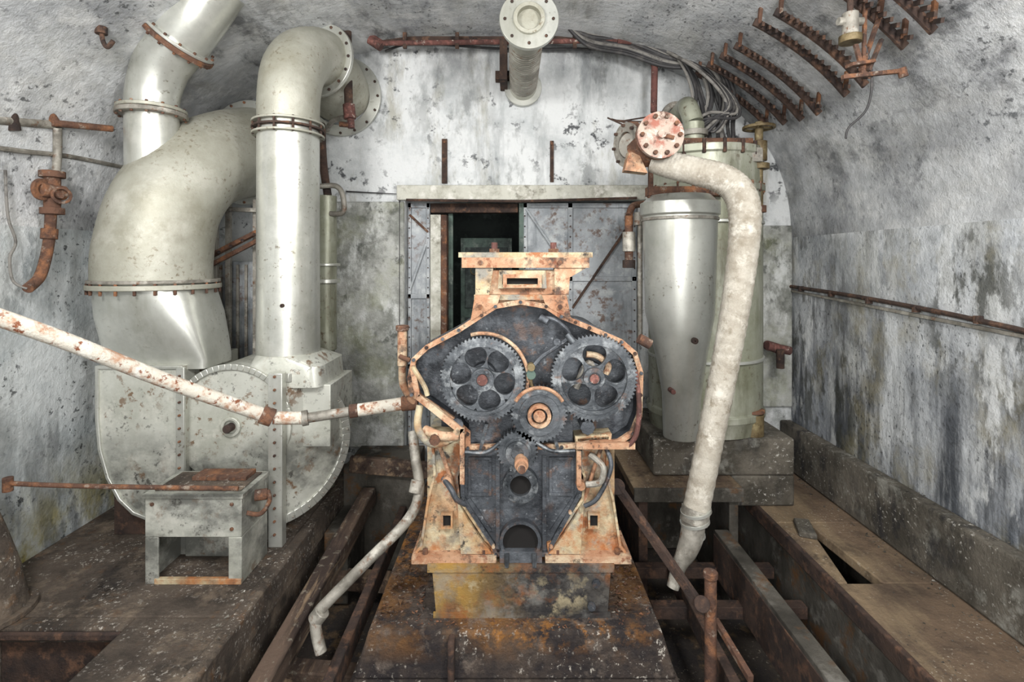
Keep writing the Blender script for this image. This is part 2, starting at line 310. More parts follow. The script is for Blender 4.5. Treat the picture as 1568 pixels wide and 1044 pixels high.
for i in range(24): b.cyl((-.88,y-.028,.2+i*.085),(-.88,y-.018,.2+i*.085),.006,'rustd',seg=6); b.cyl((-.72,y-.028,.2+i*.085),(-.72,y-.018,.2+i*.085),.006,'rustd',seg=6)
b.done(.002)
b=B('trim_3')
b.box(-.70,-.61,y-.03,y+.12,.13,2.1,'lintel').box(-.61,-.56,y-.02,y+.1,.13,2.1,'rust').box(-.56,-.52,y+.1,y+.15,.13,2.15,'green').box(-.70,.05,y+.0,y+.12,2.12,2.2,'rustd')
b.done(.004)
b=B('wall_inner_room')
b.box(-1.6,1.6,7,7.1,0,2.6,'int').box(-1.7,-1.6,4.71,7.1,0,2.6,'int').box(1.6,1.7,4.71,7.1,0,2.6,'int').box(-1.7,1.7,4.71,7.1,2.5,2.6,'int').box(-1.7,1.7,4.71,7.1,0,.1,'int')
b.done(0)
b=B('control_cabinet')
b.box(-.55,.0,5.6,5.9,.1,1.95,'green').box(-.5,-.05,5.58,5.6,1.2,1.85,'int').box(-.5,-.05,5.58,5.6,.2,1.1,'int').cyl((-.1,5.55,1.0),(-.1,5.6,1.0),.02,'brass')
for i in range(3): b.ring((-.4+i*.13,5.57,1.6),(0,1,0),.035,.045,.02,'brass',seg=20)
b.done(.004)
# ---------------------------------------------------------------- left ducts
def X(u,d):return (u-784)*d/800
def Z(v,d):return CAMZ-(v-400)*d/800
def T(u,v,d,r): p=E(u,v,d); return (p.x,p.y,p.z,r)
b=B('air_duct_with_branch')
D=3.3; cx,cy=X(237,D),D+.02
b.loft([(-2.165,3.32,Z(566,3.15),.31,.165,12),(-2.165,3.32,Z(552,3.15),.31,.165,12),(-2.19,3.32,Z(520,3.2),.315,.21,6),(-2.22,cy,Z(480,D),.32,.27,3.5),(cx,cy,Z(440,D),.328,.32,2.1)],'duct')
b.ring((cx,cy,Z(438,D)),(0,0,1),.29,.362,.03,'ductd').ring((cx,cy,Z(430,D)),(0,0,1),.29,.355,.02,'galv')
b.bolts((cx,cy,Z(440,D)),(0,0,1),.348,22,.010,.07,'rust')
b.tube([T(237,438,D+.02,.328),T(238,385,D+.02,.326),T(256,315,3.36,.312),T(298,262,3.52,.30),T(345,240,3.8,.32),T(385,234,4.1,.345),T(398,232,4.39,.345)],'ductd',seg=48,n=6)
b.ring(E(377,234,4.05),(.25,1,0),.3,.405,.035,'duct').bolts(E(377,234,4.05),(.25,1,0),.385,20,.011,.06,'rust')
b.tube([T(235,300,D,.152),T(234,240,D,.15),T(233,175,D,.148)],'duct',seg=40,n=4)
b.ring(E(233,176,D),(0,0,1),.13,.197,.028,'galv').ring(E(233,169,D),(0,0,1),.13,.192,.022,'ductd').bolts(E(233,173,D),(0,0,1),.182,14,.01,.075,'rust')
b.tube([T(233,172,D,.148),T(235,140,D,.15),T(248,100,3.28,.156),T(274,64,3.25,.165),T(300,25,3.22,.172),T(330,-25,3.2,.18)],'duct',seg=40,n=5)
dv=(E(300,25,3.22)-E(248,100,3.28)).normalized()
b.ring(E(273,66,3.25),dv,.14,.215,.03,'rust').ring(E(276,60,3.25),dv,.14,.21,.02,'duct').bolts(E(274,64,3.25),dv,.195,14,.01,.08,'rust')
b.done(.004)
b=B('air_duct_elbow')
b.tube([T(442,552,3.4,.195),T(442,400,3.4,.192),T(442,192,3.4,.19)],'duct',seg=40,n=3)
for v in(190,199,208): b.ring(E(442,v,3.4),(0,0,1),.17,.222,.014,'ductd' if v!=199 else 'rustd')
b.bolts(E(442,199,3.4),(0,0,1),.21,12,.009,.1,'rustd')
b.tube([T(442,192,3.4,.19),T(443,148,3.4,.192),T(449,112,3.46,.198),T(463,92,3.58,.2),T(483,88,3.75,.205),T(495,92,3.88,.21)],'ductd',seg=40,n=6)
dv=Vector((.30,.95,-.05))
b.ring(E(491,93,3.86),dv,.17,.275,.03,'duct').bolts(E(491,93,3.86),dv,.25,16,.012,.05,'rustd')
b.tube([T(494,95,3.9,.2),T(510,120,4.15,.23),T(522,146,4.39,.25)],'ductd',seg=40,n=5)
b.ring((X(524,4.4),4.375,Z(149,4.4)),(0,1,0),.24,.335,.035,'duct').bolts((X(524,4.4),4.36,Z(149,4.4)),(0,1,0),.31,16,.012,.03,'rustd')
b.ring(E(432,468,3.2),(0,1,0),.003,.012,.02,'rustd')
b.loft([(X(455,3.4),3.42,Z(582,3.4),.235,.24,9),(X(455,3.4),3.42,Z(552,3.4),.225,.24,9),(X(446,3.4),3.4,Z(538,3.4),.2,.2,2.2)],'fan')
b.done(.004)
b=B('vertical_drain_pipe')
b.cyl(E(500,535,3.95),E(500,300,3.95),.075,'tank').ring(E(500,430,3.95),(0,0,1),.07,.1,.03,'duct').ring(E(500,405,3.95),(0,0,1),.07,.1,.02,'duct')
b.tube([E(502,300,3.95),E(495,250,4.0),E(492,190,4.1)],'rustd',r=.03)
b.tube([E(490,285,3.9),E(515,285,3.9),E(525,300,3.9),E(525,325,3.9),E(505,327,3.9)],'galv',r=.02)
b.cyl(E(500,535,3.95),(E(500,535,3.95).x,3.95,0),.06,'tank')
b.done(.003)
b=B('duct_support_frame')
for u in(350,392,330): b.bar((X(u,3.85),3.85,0.02),(X(u,3.85),3.85,Z(305,3.85)),.035,.035,'galv')
b.bar(E(322,392,3.75),E(400,352,3.75),.05,.03,'rust').bar(E(318,408,3.75),E(395,368,3.75),.03,.03,'rust').bar(E(335,320,3.8),E(398,322,3.8),.05,.03,'galv')
for i in range(4): b.cyl(E(335+18*i,386-9*i,3.72),E(335+18*i,386-9*i,3.70),.012,'rustd',seg=8)
b.box(X(330,3.95),X(396,3.95),3.95,3.97,.1,Z(400,3.95),'door')
for i in range(5): b.box(X(335+i*13,3.93),X(339+i*13,3.93),3.93,3.95,.1,Z(405,3.93),'galv')
b.done(.003)
# ---------------------------------------------------------------- fan housings
b=B('blower_housing')
def pl(pts,d): return [(X(u,d),Z(v,d)) for u,v in pts]
d=3.15
scroll=[(154,558),(286,558),(286,770),(262,790),(235,793),(210,783),(188,762),(170,728),(158,685),(154,640)]
b.prism(pl(scroll,d),3.12,3.74,'fan')
o=pl(scroll,d); b.hoop(o,inset(o,.02),3.105,3.125,'duct')
b.bar((X(277,3.1),3.1,Z(562,3.1)),(X(277,3.1),3.1,Z(745,3.1)),.05,.02,'duct')
for i in range(9): b.cyl((X(277,3.1),3.075,Z(575+i*20,3.1)),(X(277,3.1),3.1,Z(575+i*20,3.1)),.008,'rust',seg=6)
c=(X(352,3.15),0,Z(652,3.15))
b.cyl((c[0],3.17,c[2]),(c[0],3.7,c[2]),.36,'fan',seg=56)
for a0 in range(5,175,6):
    q=[(c[0]+R*math.cos(math.radians(a)),3.155,c[2]+R*math.sin(math.radians(a))) for R,a in((.335,a0),(.372,a0),(.372,a0+6),(.335,a0+6))]
    b.extr(q,Vector((0,.02,0)),'duct')
b.cyl((c[0],3.11,c[2]-.01),(c[0],3.17,c[2]-.01),.025,'rustd').ring((c[0],3.16,c[2]-.01),(0,1,0),.04,.06,.02,'fan')
b.box(X(286,3.14),X(412,3.14),3.19,3.65,.0,c[2],'fan')
b.box(X(165,3.2),X(290,3.2),3.25,3.6,.0,.25,'rustd')
# right scroll half, turned toward the machine
n=Vector((.70,-.71,0)); tn=Vector((.71,.70,0)); cc=Vector((X(428,3.14),3.14,Z(688,3.14)))
def half(R,c,th):
    return [c+tn*R*math.cos(math.radians(a))+Vector((0,0,1))*R*math.sin(math.radians(a)) for a in range(-90,91,6)]
b.extr(half(.44,cc,0),-n*.36,'fan')
H1=half(.455,cc+n*.012,0); H2=half(.40,cc+n*.012,0)
for i in range(len(H1)-1): b.extr([H1[i],H1[i+1],H2[i+1],H2[i]],-n*.03,'duct')
for a in range(-80,90,14): 
    q=cc+tn*.43*math.cos(math.radians(a))+Vector((0,0,1))*.43*math.sin(math.radians(a)); b.cyl(q+n*.01,q+n*.025,.008,'galv',seg=6)
H1=half(.46,cc-n*.36,0); H2=half(.42,cc-n*.36,0)
for i in range(len(H1)-1): b.extr([H1[i],H1[i+1],H2[i+1],H2[i]],-n*.03,'duct')
b.box(X(402,3.3),X(402,3.3)+.45,3.24,3.68,.55,Z(580,3.4),'fan')
b.box(X(410,3.1),X(432,3.1),3.1,3.16,.0,Z(572,3.1),'duct')
for i in range(13): b.cyl((X(421,3.1),3.085,.08+i*.078),(X(421,3.1),3.10,.08+i*.078),.009,'rust',seg=6)
b.done(.004)
b=B('metal_equipment_stand')
x0,x1=X(222,2.75),X(370,2.75); y0,y1=2.75,3.04; zt=Z(757,2.75)
b.box(x0,x1,y0,y0+.02,zt-.225,zt-.021,'fan').box(x0,x1,y1-.02,y1,zt-.225,zt-.021,'fan').box(x0+.001,x0+.02,y0+.021,y1-.021,zt-.225,zt-.021,'fan').box(x1-.02,x1-.001,y0+.021,y1-.021,zt-.225,zt-.021,'fan')
b.box(x0-.01,x1+.01,y0-.01,y1+.01,zt-.02,zt+.004,'fan').box(x0+.03,x1-.02,y0+.03,y1-.02,zt+.0045,zt+.012,'floor').box(x0+.16,x1-.05,y0+.14,y1-.03,zt+.0125,zt+.035,'rust')
for xa in(x0,x1-.07):
    b.box(xa,xa+.07,y0,y0+.012,.0,zt-.226,'fan'); b.box(xa,xa+.07,y1-.012,y1,.0,zt-.226,'fan')
    xx=xa+.001 if xa==x0 else xa+.057
    b.box(xx,xx+.012,y0+.013,y1-.013,.0,zt-.226,'fan')
b.box(x0+.05,x1-.001,y0-.005,y0+.02,0,.03,'cream').box(x0+.05,x1-.05,y1-.03,y1-.013,0,.14,'fan')
b.cyl((x1+.02,y0+.1,zt-.05),(x1+.08,y0+.12,zt-.05),.03,'rust').tube([(x1+.08,y0+.12,zt-.03),(x1+.10,y0+.1,zt-.08),(x1+.06,y0+.08,zt-.14),(x1,y0+.05,zt-.12)],'rust',r=.012)
for xa,za in((x0+.04,zt-.05),(x1-.05,zt-.05),(x1-.05,zt-.18)): b.cyl((xa,y0-.01,za),(xa,y0,za),.01,'rust',seg=8)
b.done(.003)
b=B('horizontal_rod_rail')
b.tube([E(12,740,2.62),E(120,744,2.64),E(365,748,2.70)],'rust',r=.012,seg=10); b.cyl(E(12,740,2.62)+Vector((0,0,.03)),E(12,740,2.62)-Vector((0,0,.04)),.022,'rust')
b.done(.002)
b=B('support_column')
bx,by=-2.53,2.5
b.cyl((bx,by,0),(bx,by,.03),.2,'floor').tube([(bx,by,.02,.17),(bx-.01,by,.2,.14),(bx-.04,by,.42,.10),(bx-.06,by,.58,.06),(bx-.06,by,.7,.045)],'floor',seg=24)
b.cyl((bx-.06,by,.68),(bx-.06,by,1.12),.03,'rust').cyl((bx-.06,by,1.06),(bx-.06,by,1.12),.05,'rust')
b.done(.004)
b=B('lagged_steam_pipe')
b.tube([T(-60,466,1.95,.034),T(100,522,2.15,.034),T(260,585,2.42,.034),T(400,634,2.66,.034)],'pipeW',seg=18,n=10)
p=E(400,634,2.66);q=E(470,640,2.74);r_=E(535,630,2.78);s_=E(615,618,2.83)
b.cyl(p,E(418,640,2.68),.045,'rust').cyl(E(418,640,2.68),q,.033,'pipeW').cyl(E(462,641,2.735),E(472,639,2.745),.04,'galv').cyl(q,r_,.026,'galv').cyl(r_,E(548,628,2.79),.036,'rust').cyl(E(548,628,2.79),s_,.034,'pipeW').cyl(s_,E(640,616,2.84),.040,'rust')
b.done(.003)
b=B('wall_pipework')
def W(u,v,off=.06):
    d=-(XL+off)*800/(784-u); return E(u,v,d)
b.tube([W(-40,158),W(0,160),W(80,172,.1)],'rust',r=.024).tube([W(-40,180),W(80,190,.1)],'galv',r=.028)
b.cyl(W(78,188,.12),W(172,197,.25),.02,'rust').cyl(W(12,155,.08),W(22,200,.08),.03,'rustd').cyl(W(70,168,.1),W(86,192,.12),.03,'rust')
b.tube([W(-40,222),W(40,232),W(110,240,.06),W(198,258,.06)],'galv',r=.014,seg=8)
b.tube([W(88,195,.12),W(88,235,.08),W(85,275,.1)],'galv',r=.022)
b.done(.003)
b=B('wall_stop_valve')
p=W(80,300,.09)
b.cyl(W(80,262,.1),W(80,325,.1),.04,'rust').cyl(W(80,262,.1),W(80,272,.1),.062,'rust').cyl(W(80,318,.1),W(80,328,.1),.058,'rust')
b.cyl(W(62,290,.1),W(98,296,.13),.042,'rust').ring(W(64,290,.1),(1,0,0),.03,.062,.02,'rust').cyl(p,p+Vector((.08,-.03,0)),.018,'rust').ring(p+Vector((.08,-.03,.0)),(1,-.6,0),.035,.05,.015,'rust')
b.tube([W(78,325,.1),W(76,360,.09),W(70,395,.09),W(60,425,.1),W(42,442,.12)],'rust',r=.028).cyl(W(76,350,.09),W(75,366,.09),.04,'rust')
b.tube([W(42,442,.12),W(20,430,.06),W(15,395,.05),W(24,370,.05),W(12,330,.05),W(8,260,.05)],'grycab',r=.008,seg=6)
b.done(.003)
b=B('ceiling_hook'); xh=-2.28; b.cyl((xh,2.9,vz(xh)+.01),(xh,2.9,vz(xh)-.03),.03,'rustd'); b.tube([(xh,2.9,vz(xh)),(xh+.01,2.9,vz(xh)-.07),(xh+.05,2.88,vz(xh)-.11),(xh+.09,2.87,vz(xh)-.08)],'rustd',r=.012); b.done(.002)
# ---------------------------------------------------------------- main machine
def mx(u):return (u-784)*.003125
def mz(v):return CAMZ-(v-400)*.003125
def mp(pts): return [(mx(u),mz(v)) for u,v in pts]
b=B('twin_rotor_compressor')
b.raw([(mx(662),2.49,mz(868)),(mx(935),2.49,mz(868)),(mx(935),3.2,mz(868)),(mx(662),3.2,mz(868)),(mx(668),2.5,.0),(mx(930),2.5,.0),(mx(930),3.2,.0),(mx(668),3.2,.0)],[(0,1,2,3),(7,6,5,4),(0,4,5,1),(1,5,6,2),(2,6,7,3),(3,7,4,0)],'sump')
b.box(mx(655),mx(940),2.485,3.2,mz(874),mz(862),'sump').box(mx(664),mx(934),2.488,2.5,0,mz(936),'sump')
b.cyl((mx(905),2.475,mz(925)),(mx(905),2.49,mz(925)),.02,'iron',seg=8).cyl((mx(912),2.475,mz(890)),(mx(912),2.5,mz(890)),.02,'iron',seg=8)
legL=[(656,668),(713,672),(712,700),(700,735),(703,768),(745,832),(757,838),(755,853),(633,864),(634,850),(641,842),(652,770),(662,730),(660,700)]
for sgn in(1,-1):
    pts=legL if sgn==1 else [(1595-u,v) for u,v in legL]
    b.prism(mp(pts),2.56,2.66,'cream')
    o=mp(pts); b.hoop(o,inset(o,.012),2.535,2.57,'cream')
    hu=683 if sgn==1 else 911
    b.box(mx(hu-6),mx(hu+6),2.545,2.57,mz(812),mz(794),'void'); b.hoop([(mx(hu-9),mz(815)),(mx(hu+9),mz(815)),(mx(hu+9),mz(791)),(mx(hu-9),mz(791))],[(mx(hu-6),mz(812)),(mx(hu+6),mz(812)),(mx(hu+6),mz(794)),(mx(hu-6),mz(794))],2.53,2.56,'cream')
    fx=[mx(630),mx(760)] if sgn==1 else [mx(835),mx(967)]
    b.box(fx[0],fx[1],2.5,2.75,mz(864),mz(853),'orange')
    for k in(.15,.85): 
        xx=fx[0]+(fx[1]-fx[0])*k; b.cyl((xx,2.53,mz(855)),(xx,2.53,mz(846)),.014,'rust',seg=6)
    b.box(fx[0]+.05,fx[1]-.05,2.66,3.2,mz(853),mz(680),'cream')
    ru=[(668,680),(690,745),(705,800),(715,850)] if sgn==1 else [(927,680),(905,745),(890,800),(880,850)]
    b.tube([(mx(u),2.545,mz(v)) for u,v in ru],'orange',r=.010,seg=8)
    ft=[(700,770),(716,800),(742,838),(755,852),(705,852),(702,810)] if sgn==1 else [(1595-u,v) for u,v in [(700,770),(716,800),(742,838),(755,852),(705,852),(702,810)]]
    b.prism(mp(ft),2.52,2.56,'cream')
sh=[(704,690),(892,690),(892,762),(848,842),(846,858),(756,858),(752,842),(704,768)]
b.prism(mp(sh),2.55,2.64,'iron'); o=mp(sh); b.hoop(o,inset(o,.02),2.53,2.56,'iron')
ins=inset(mp(sh),.011)
for i in range(len(sh)):
    pa=Vector(ins[i]);pb=Vector(ins[(i+1)%len(sh)]); m=max(1,int((pb-pa).length/.075))
    for k in range(m):
        q=pa.lerp(pb,k/m); b.cyl((q.x,2.515,q.y),(q.x,2.54,q.y),.009,'gear' if (i+k)%3 else 'orange',seg=6)
for u in(762,834): b.box(mx(u-3),mx(u+3),2.525,2.56,mz(845),mz(700),'iron')
for v in(694,): b.box(mx(704),mx(892),2.52,2.56,mz(v+5),mz(v-3),'iron')
for u0,u1 in((716,752),(842,880)):
    o=[(mx(u0),mz(765)),(mx(u1),mz(765)),(mx(u1),mz(705)),(mx(u0),mz(705))]; b.hoop(o,inset(o,.012),2.54,2.56,'iron')
b.bar((mx(716),2.545,mz(770)),(mx(750),2.545,mz(820)),.012,.02,'iron').bar((mx(880),2.545,mz(770)),(mx(846),2.545,mz(820)),.012,.02,'iron')
b.box(mx(716),mx(880),2.58,2.66,mz(700),mz(640),'iron')
out=[(797,459),(838,466),(862,482),(905,499),(955,521),(977,540),(987,572),(985,640),(974,668),(950,684),(905,686),(885,690),(712,692),(712,668),(690,648),(652,622),(626,608),(622,580),(629,550),(650,530),(700,503),(735,480),(757,466)]
op=mp(out); ip=inset(op,.024); ip2=inset(op,.02)
b.prism(op,2.63,2.68,'iron'); b.hoop(op,ip,2.52,2.545,'orange'); b.hoop(inset(op,.006),ip2,2.54,2.64,'iron')
ib=inset(op,.012)
for i in range(len(ib)):
    pa=Vector(ib[i]);pb=Vector(ib[(i+1)%len(ib)]); m=max(1,int((pb-pa).length/.07))
    for k in range(m):
        q=pa.lerp(pb,k/m); b.cyl((q.x,2.508,q.y),(q.x,2.53,q.y),.009,'rustd' if (i+k)%2 else 'iron',seg=6)
for u,v,r in((739,580,.06),(909,578,.06),(825,632,.08),(797,692,.05)): b.cyl((mx(u),2.56,mz(v)),(mx(u),2.64,mz(v)),r,'iron')
def gear(u,v,R,teeth,y,sp,k='gear',hubk='red',hub=.03,w=.055,face=.78,rot=0):
    c=Vector((mx(u),y,mz(v)))
    b.ring(c,(0,1,0),R*face,R,w,k,teeth=teeth,td=.010)
    b.ring(c+Vector((0,-.004,0)),(0,1,0),R*face-.004,R*(face+.06),w,k)
    b.ring(c,(0,1,0),hub*.6,hub*1.5,w*1.1,k); b.cyl(c+Vector((0,-w*.9,0)),c+Vector((0,w,0)),hub*.85,hubk,seg=20)
    ri,ro=hub*1.4,R*face+.002; rh=(ro-ri)*.40; rm=(ri+ro)/2+.004
    for i in range(sp):
        t0=rot+2*math.pi*i/sp; t1=rot+2*math.pi*(i+1)/sp; tm=(t0+t1)/2; N_=24
        outer=[];inner=[]
        for q in range(N_):
            a=2*math.pi*q/N_
            inner.append((rm+rh*1.05*math.cos(a),rh*math.sin(a)*(1.12+.15*math.cos(a))))
            best=(inner[-1][0]*1.001,inner[-1][1]*1.001)
            for s_ in [x*.01 for x in range(1,400)]:
                px=rm+s_*rh*math.cos(a); py=s_*rh*math.sin(a); rr=math.hypot(px,py); th=math.atan2(py,px)
                if rr>ro or rr<ri or abs(th)>math.pi/sp: break
                best=(px,py)
            outer.append(best)
        def tr(p,yy): return c+Vector((p[0]*math.cos(tm)-p[1]*math.sin(tm),yy,p[0]*math.sin(tm)+p[1]*math.cos(tm)))
        vs=[tr(p,yy) for yy in(-w*.2,w*.2) for L in(outer,inner) for p in L]; f=[]
        for q in range(N_):
            j=(q+1)%N_
            f+=[(q,j,N_+j,N_+q),(2*N_+q,3*N_+q,3*N_+j,2*N_+j),(N_+q,N_+j,3*N_+j,3*N_+q)]
        b.raw(vs,f,k)
gear(739,580,.205,66,2.515,6,rot=.3)
gear(909,578,.208,68,2.515,5,rot=.9,hub=.026)
b.ring((mx(739),2.49,mz(580)),(0,1,0),.03,.055,.03,'gear').ring((mx(909),2.49,mz(578)),(0,1,0),.03,.05,.03,'gear')
for i in range(6):
    t=i*math.pi/3; b.cyl((mx(739)+.043*math.cos(t),2.47,mz(580)+.043*math.sin(t)),(mx(739)+.043*math.cos(t),2.49,mz(580)+.043*math.sin(t)),.007,'iron',seg=6)
pts=[(mx(739)+.218*math.cos(t),2.50,mz(580)+.218*math.sin(t)) for t in [math.radians(a) for a in range(-15,115,10)]]
b.tube(pts,'orange',r=.009,seg=8,n=2)
b.tube([(mx(900),2.55,mz(545)),(mx(918),2.55,mz(548)),(mx(934),2.55,mz(562)),(mx(930),2.55,mz(576))],'orange',r=.016,seg=10)
b.tube([(mx(885),2.58,mz(600)),(mx(905),2.57,mz(560)),(mx(925),2.58,mz(595))],'galv',r=.018,seg=10)
c=(mx(825),2.50,mz(632))
b.ring(c,(0,1,0),.085,.135,.06,'gear',teeth=40,td=.01).ring((c[0],2.47,c[2]),(0,1,0),.062,.095,.03,'gear').ring((c[0],2.455,c[2]),(0,1,0),.038,.055,.04,'orange').cyl((c[0],2.44,c[2]),(c[0],2.6,c[2]),.028,'orange',seg=24).cyl((c[0],2.49,c[2]),(c[0],2.55,c[2]),.09,'iron')
pts=[(c[0]+.128*math.cos(t),2.465,c[2]+.128*math.sin(t)) for t in [math.radians(a) for a in range(30,151,10)]]
b.tube(pts,'orange',r=.009,seg=8,n=2)
c=(mx(792),2.50,mz(688))
b.ring(c,(0,1,0),.06,.098,.06,'gear',teeth=30,td=.01).cyl((c[0],2.46,c[2]),(c[0],2.57,c[2]),.066,'gear').ring((c[0],2.455,c[2]),(0,1,0),.03,.055,.03,'gear')
c2=(mx(798),0,mz(700)); b.cyl((c2[0],2.36,c2[2]),(c2[0],2.5,c2[2]),.022,'orange').cyl((c2[0],2.40,c2[2]),(c2[0],2.46,c2[2]),.032,'orange').cyl((c2[0],2.34,c2[2]),(c2[0],2.37,c2[2]),.016,'rust')
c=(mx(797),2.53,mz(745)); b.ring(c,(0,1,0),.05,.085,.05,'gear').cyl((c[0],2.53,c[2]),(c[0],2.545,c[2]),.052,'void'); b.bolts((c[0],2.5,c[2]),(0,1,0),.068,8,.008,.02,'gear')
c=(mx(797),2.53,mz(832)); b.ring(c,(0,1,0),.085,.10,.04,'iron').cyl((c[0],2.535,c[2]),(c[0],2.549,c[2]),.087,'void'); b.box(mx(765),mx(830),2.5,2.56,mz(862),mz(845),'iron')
for u in(776,818): b.cyl((mx(u),2.49,mz(866)),(mx(u),2.49,mz(846)),.012,'gear',seg=8)
b.bar((mx(735),2.52,mz(692)),(mx(745),2.52,mz(650)),.016,.02,'gear').bar((mx(855),2.52,mz(690)),(mx(845),2.52,mz(655)),.016,.02,'gear')
b.tube([(mx(712),2.5,mz(692)),(mx(745),2.48,mz(690)),(mx(770),2.48,mz(672))],'gear',r=.01,seg=8).tube([(mx(880),2.5,mz(690)),(mx(845),2.48,mz(688)),(mx(820),2.48,mz(675))],'gear',r=.01,seg=8)
b.tube([(mx(828),2.53,mz(487)),(mx(850),2.50,mz(490)),(mx(872),2.5,mz(512)),(mx(852),2.49,mz(530)),(mx(830),2.49,mz(545)),(mx(815),2.49,mz(562))],'iron',r=.010,seg=8)
b.tube([(mx(815),2.49,mz(562)),(mx(813),2.49,mz(585)),(mx(820),2.49,mz(598))],'brass',r=.008,seg=8).cyl((mx(813),2.47,mz(572)),(mx(813),2.51,mz(572)),.022,'green').cyl((mx(813),2.46,mz(560)),(mx(813),2.5,mz(560)),.018,'brass').cyl((mx(852),2.47,mz(522)),(mx(852),2.52,mz(522)),.016,'iron')
b.cyl((mx(828),2.52,mz(487)),(mx(840),2.5,mz(493)),.018,'iron').cyl((mx(878),2.49,mz(524)),(mx(868),2.5,mz(512)),.018,'gear')
b.tube([(mx(813),2.5,mz(572)),(mx(795),2.5,mz(565)),(mx(780),2.52,mz(540))],'iron',r=.008,seg=8)
b.cyl((mx(900),2.5,mz(655)),(mx(900),2.6,mz(655)),.035,'iron',seg=8).cyl((mx(700),2.5,mz(650)),(mx(700),2.6,mz(650)),.03,'iron',seg=8)
b.bar((mx(632),2.5,mz(560)),(mx(640),2.5,mz(606)),.025,.03,'orange').bar((mx(640),2.5,mz(606)),(mx(708),2.5,mz(660)),.03,.03,'orange').bar((mx(708),2.5,mz(655)),(mx(708),2.5,mz(740)),.022,.03,'orange')
b.tube([(mx(632),2.49,mz(560)),(mx(650),2.49,mz(590)),(mx(655),2.49,mz(605))],'cream',r=.012,seg=8)
b.tube([(mx(642),2.52,mz(622)),(mx(640),2.50,mz(655)),(mx(660),2.49,mz(678)),(mx(690),2.49,mz(672)),(mx(703),2.5,mz(655))],'cream',r=.018,seg=12)
b.tube([(mx(650),2.52,mz(660)),(mx(676),2.47,mz(664)),(mx(700),2.5,mz(668))],'orange',r=.022,seg=12).cyl((mx(668),2.44,mz(668)),(mx(668),2.5,mz(668)),.026,'rust',seg=8)
b.tube([(mx(678),2.52,mz(735)),(mx(692),2.47,mz(745)),(mx(700),2.47,mz(760)),(mx(712),2.5,mz(772))],'iron',r=.013,seg=10)
b.cyl((mx(684),2.5,mz(738)),(mx(684),2.55,mz(738)),.025,'orange',seg=8).cyl((mx(890),2.5,mz(745)),(mx(890),2.55,mz(745)),.022,'orange',seg=8)
b.bar((mx(886),2.5,mz(690)),(mx(886),2.5,mz(742)),.022,.03,'orange').bar((mx(882),2.5,mz(682)),(mx(972),2.5,mz(682)),.024,.03,'orange')
b.tube([(mx(975),2.52,mz(570)),(mx(978),2.49,mz(620)),(mx(974),2.49,mz(662)),(mx(962),2.5,mz(684))],'red',r=.012,seg=10)
b.tube([(mx(905),2.53,mz(700)),(mx(922),2.48,mz(712)),(mx(918),2.48,mz(735)),(mx(898),2.5,mz(742))],'galv',r=.015,seg=10)
b.tube([(mx(930),2.53,mz(690)),(mx(935),2.49,mz(715)),(mx(915),2.49,mz(760)),(mx(895),2.5,mz(775))],'iron',r=.011,seg=10)
b.cyl((mx(982),2.55,mz(520)),(mx(1000),2.55,mz(530)),.025,'rust')
# lifting bracket bolted straight onto the case crown
b.prism(mp([(727,414),(728,458),(722,492),(740,482),(765,470),(797,466),(830,470),(856,482),(876,492),(868,458),(866,414)]),2.56,2.74,'orange')
b.prism(mp([(727,452),(766,452),(762,466),(740,480),(720,492)]),2.515,2.57,'orange').prism(mp([(830,452),(868,452),(876,492),(856,480),(836,468)]),2.515,2.57,'orange')
b.box(mx(701),mx(909),2.53,2.78,mz(394),mz(386),'cream').box(mx(706),mx(904),2.53,2.78,mz(410),mz(394),'orange')
b.prism(mp([(850,410),(900,410),(874,425),(872,455),(850,455)]),2.54,2.6,'orange').prism(mp([(727,410),(755,410),(748,455),(727,455)]),2.54,2.6,'cream')
o=mp([(764,414),(836,414),(838,442),(762,442)]); b.hoop(o,inset(o,.02),2.53,2.57,'cream')
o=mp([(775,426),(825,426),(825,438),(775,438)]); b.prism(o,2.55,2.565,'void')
b.hoop(mp([(770,420),(830,420),(830,441),(770,441)]),mp([(776,426),(824,426),(824,437),(776,437)]),2.52,2.56,'orange')
b.box(mx(725),mx(872),2.535,2.75,mz(460),mz(452),'cream')
for u in(756,850): b.cyl((mx(u),2.6,mz(386)),(mx(u),2.6,mz(370)),.016,'red',seg=10); b.cyl((mx(u),2.6,mz(386)),(mx(u),2.6,mz(380)),.028,'rust',seg=6)
for u in(735,858): b.cyl((mx(u),2.52,mz(402)),(mx(u),2.54,mz(402)),.012,'rust',seg=6); b.cyl((mx(u),2.50,mz(470)),(mx(u),2.52,mz(470)),.012,'rust',seg=6)
b.box(mx(668),mx(930),2.68,3.5,.25,mz(560),'iron')
for yy in(2.98,3.3): b.cyl((mx(797),yy,mz(570)),(mx(797),yy,mz(440)),.16,'galv').cyl((mx(797),yy,mz(445)),(mx(797),yy,mz(436)),.2,'rust')
b.cyl((mx(739),2.66,mz(580)),(mx(739),3.45,mz(580)),.2,'iron').cyl((mx(909),2.66,mz(578)),(mx(909),3.45,mz(578)),.2,'iron')
b.done(.003)
b=B('hand_lever')
b.cyl(E(616,500,2.75),E(616,560,2.75),.025,'orange').cyl(E(616,498,2.75),E(616,506,2.75),.034,'rust').tube([E(616,560,2.75),E(618,590,2.78),E(635,618,2.82)],'orange',r=.02).cyl(E(611,545,2.72),E(628,552,2.72),.012,'rust')
b.done(.003)
b=B('drain_pipe')
b.tube([E(632,660,2.75),E(636,700,2.7),E(642,750,2.65),E(625,795,2.6),E(560,862,2.5),E(505,918,2.42),E(486,940,2.4),E(484,965,2.38),E(492,1000,2.36)],'galv',r=.026,seg=14)
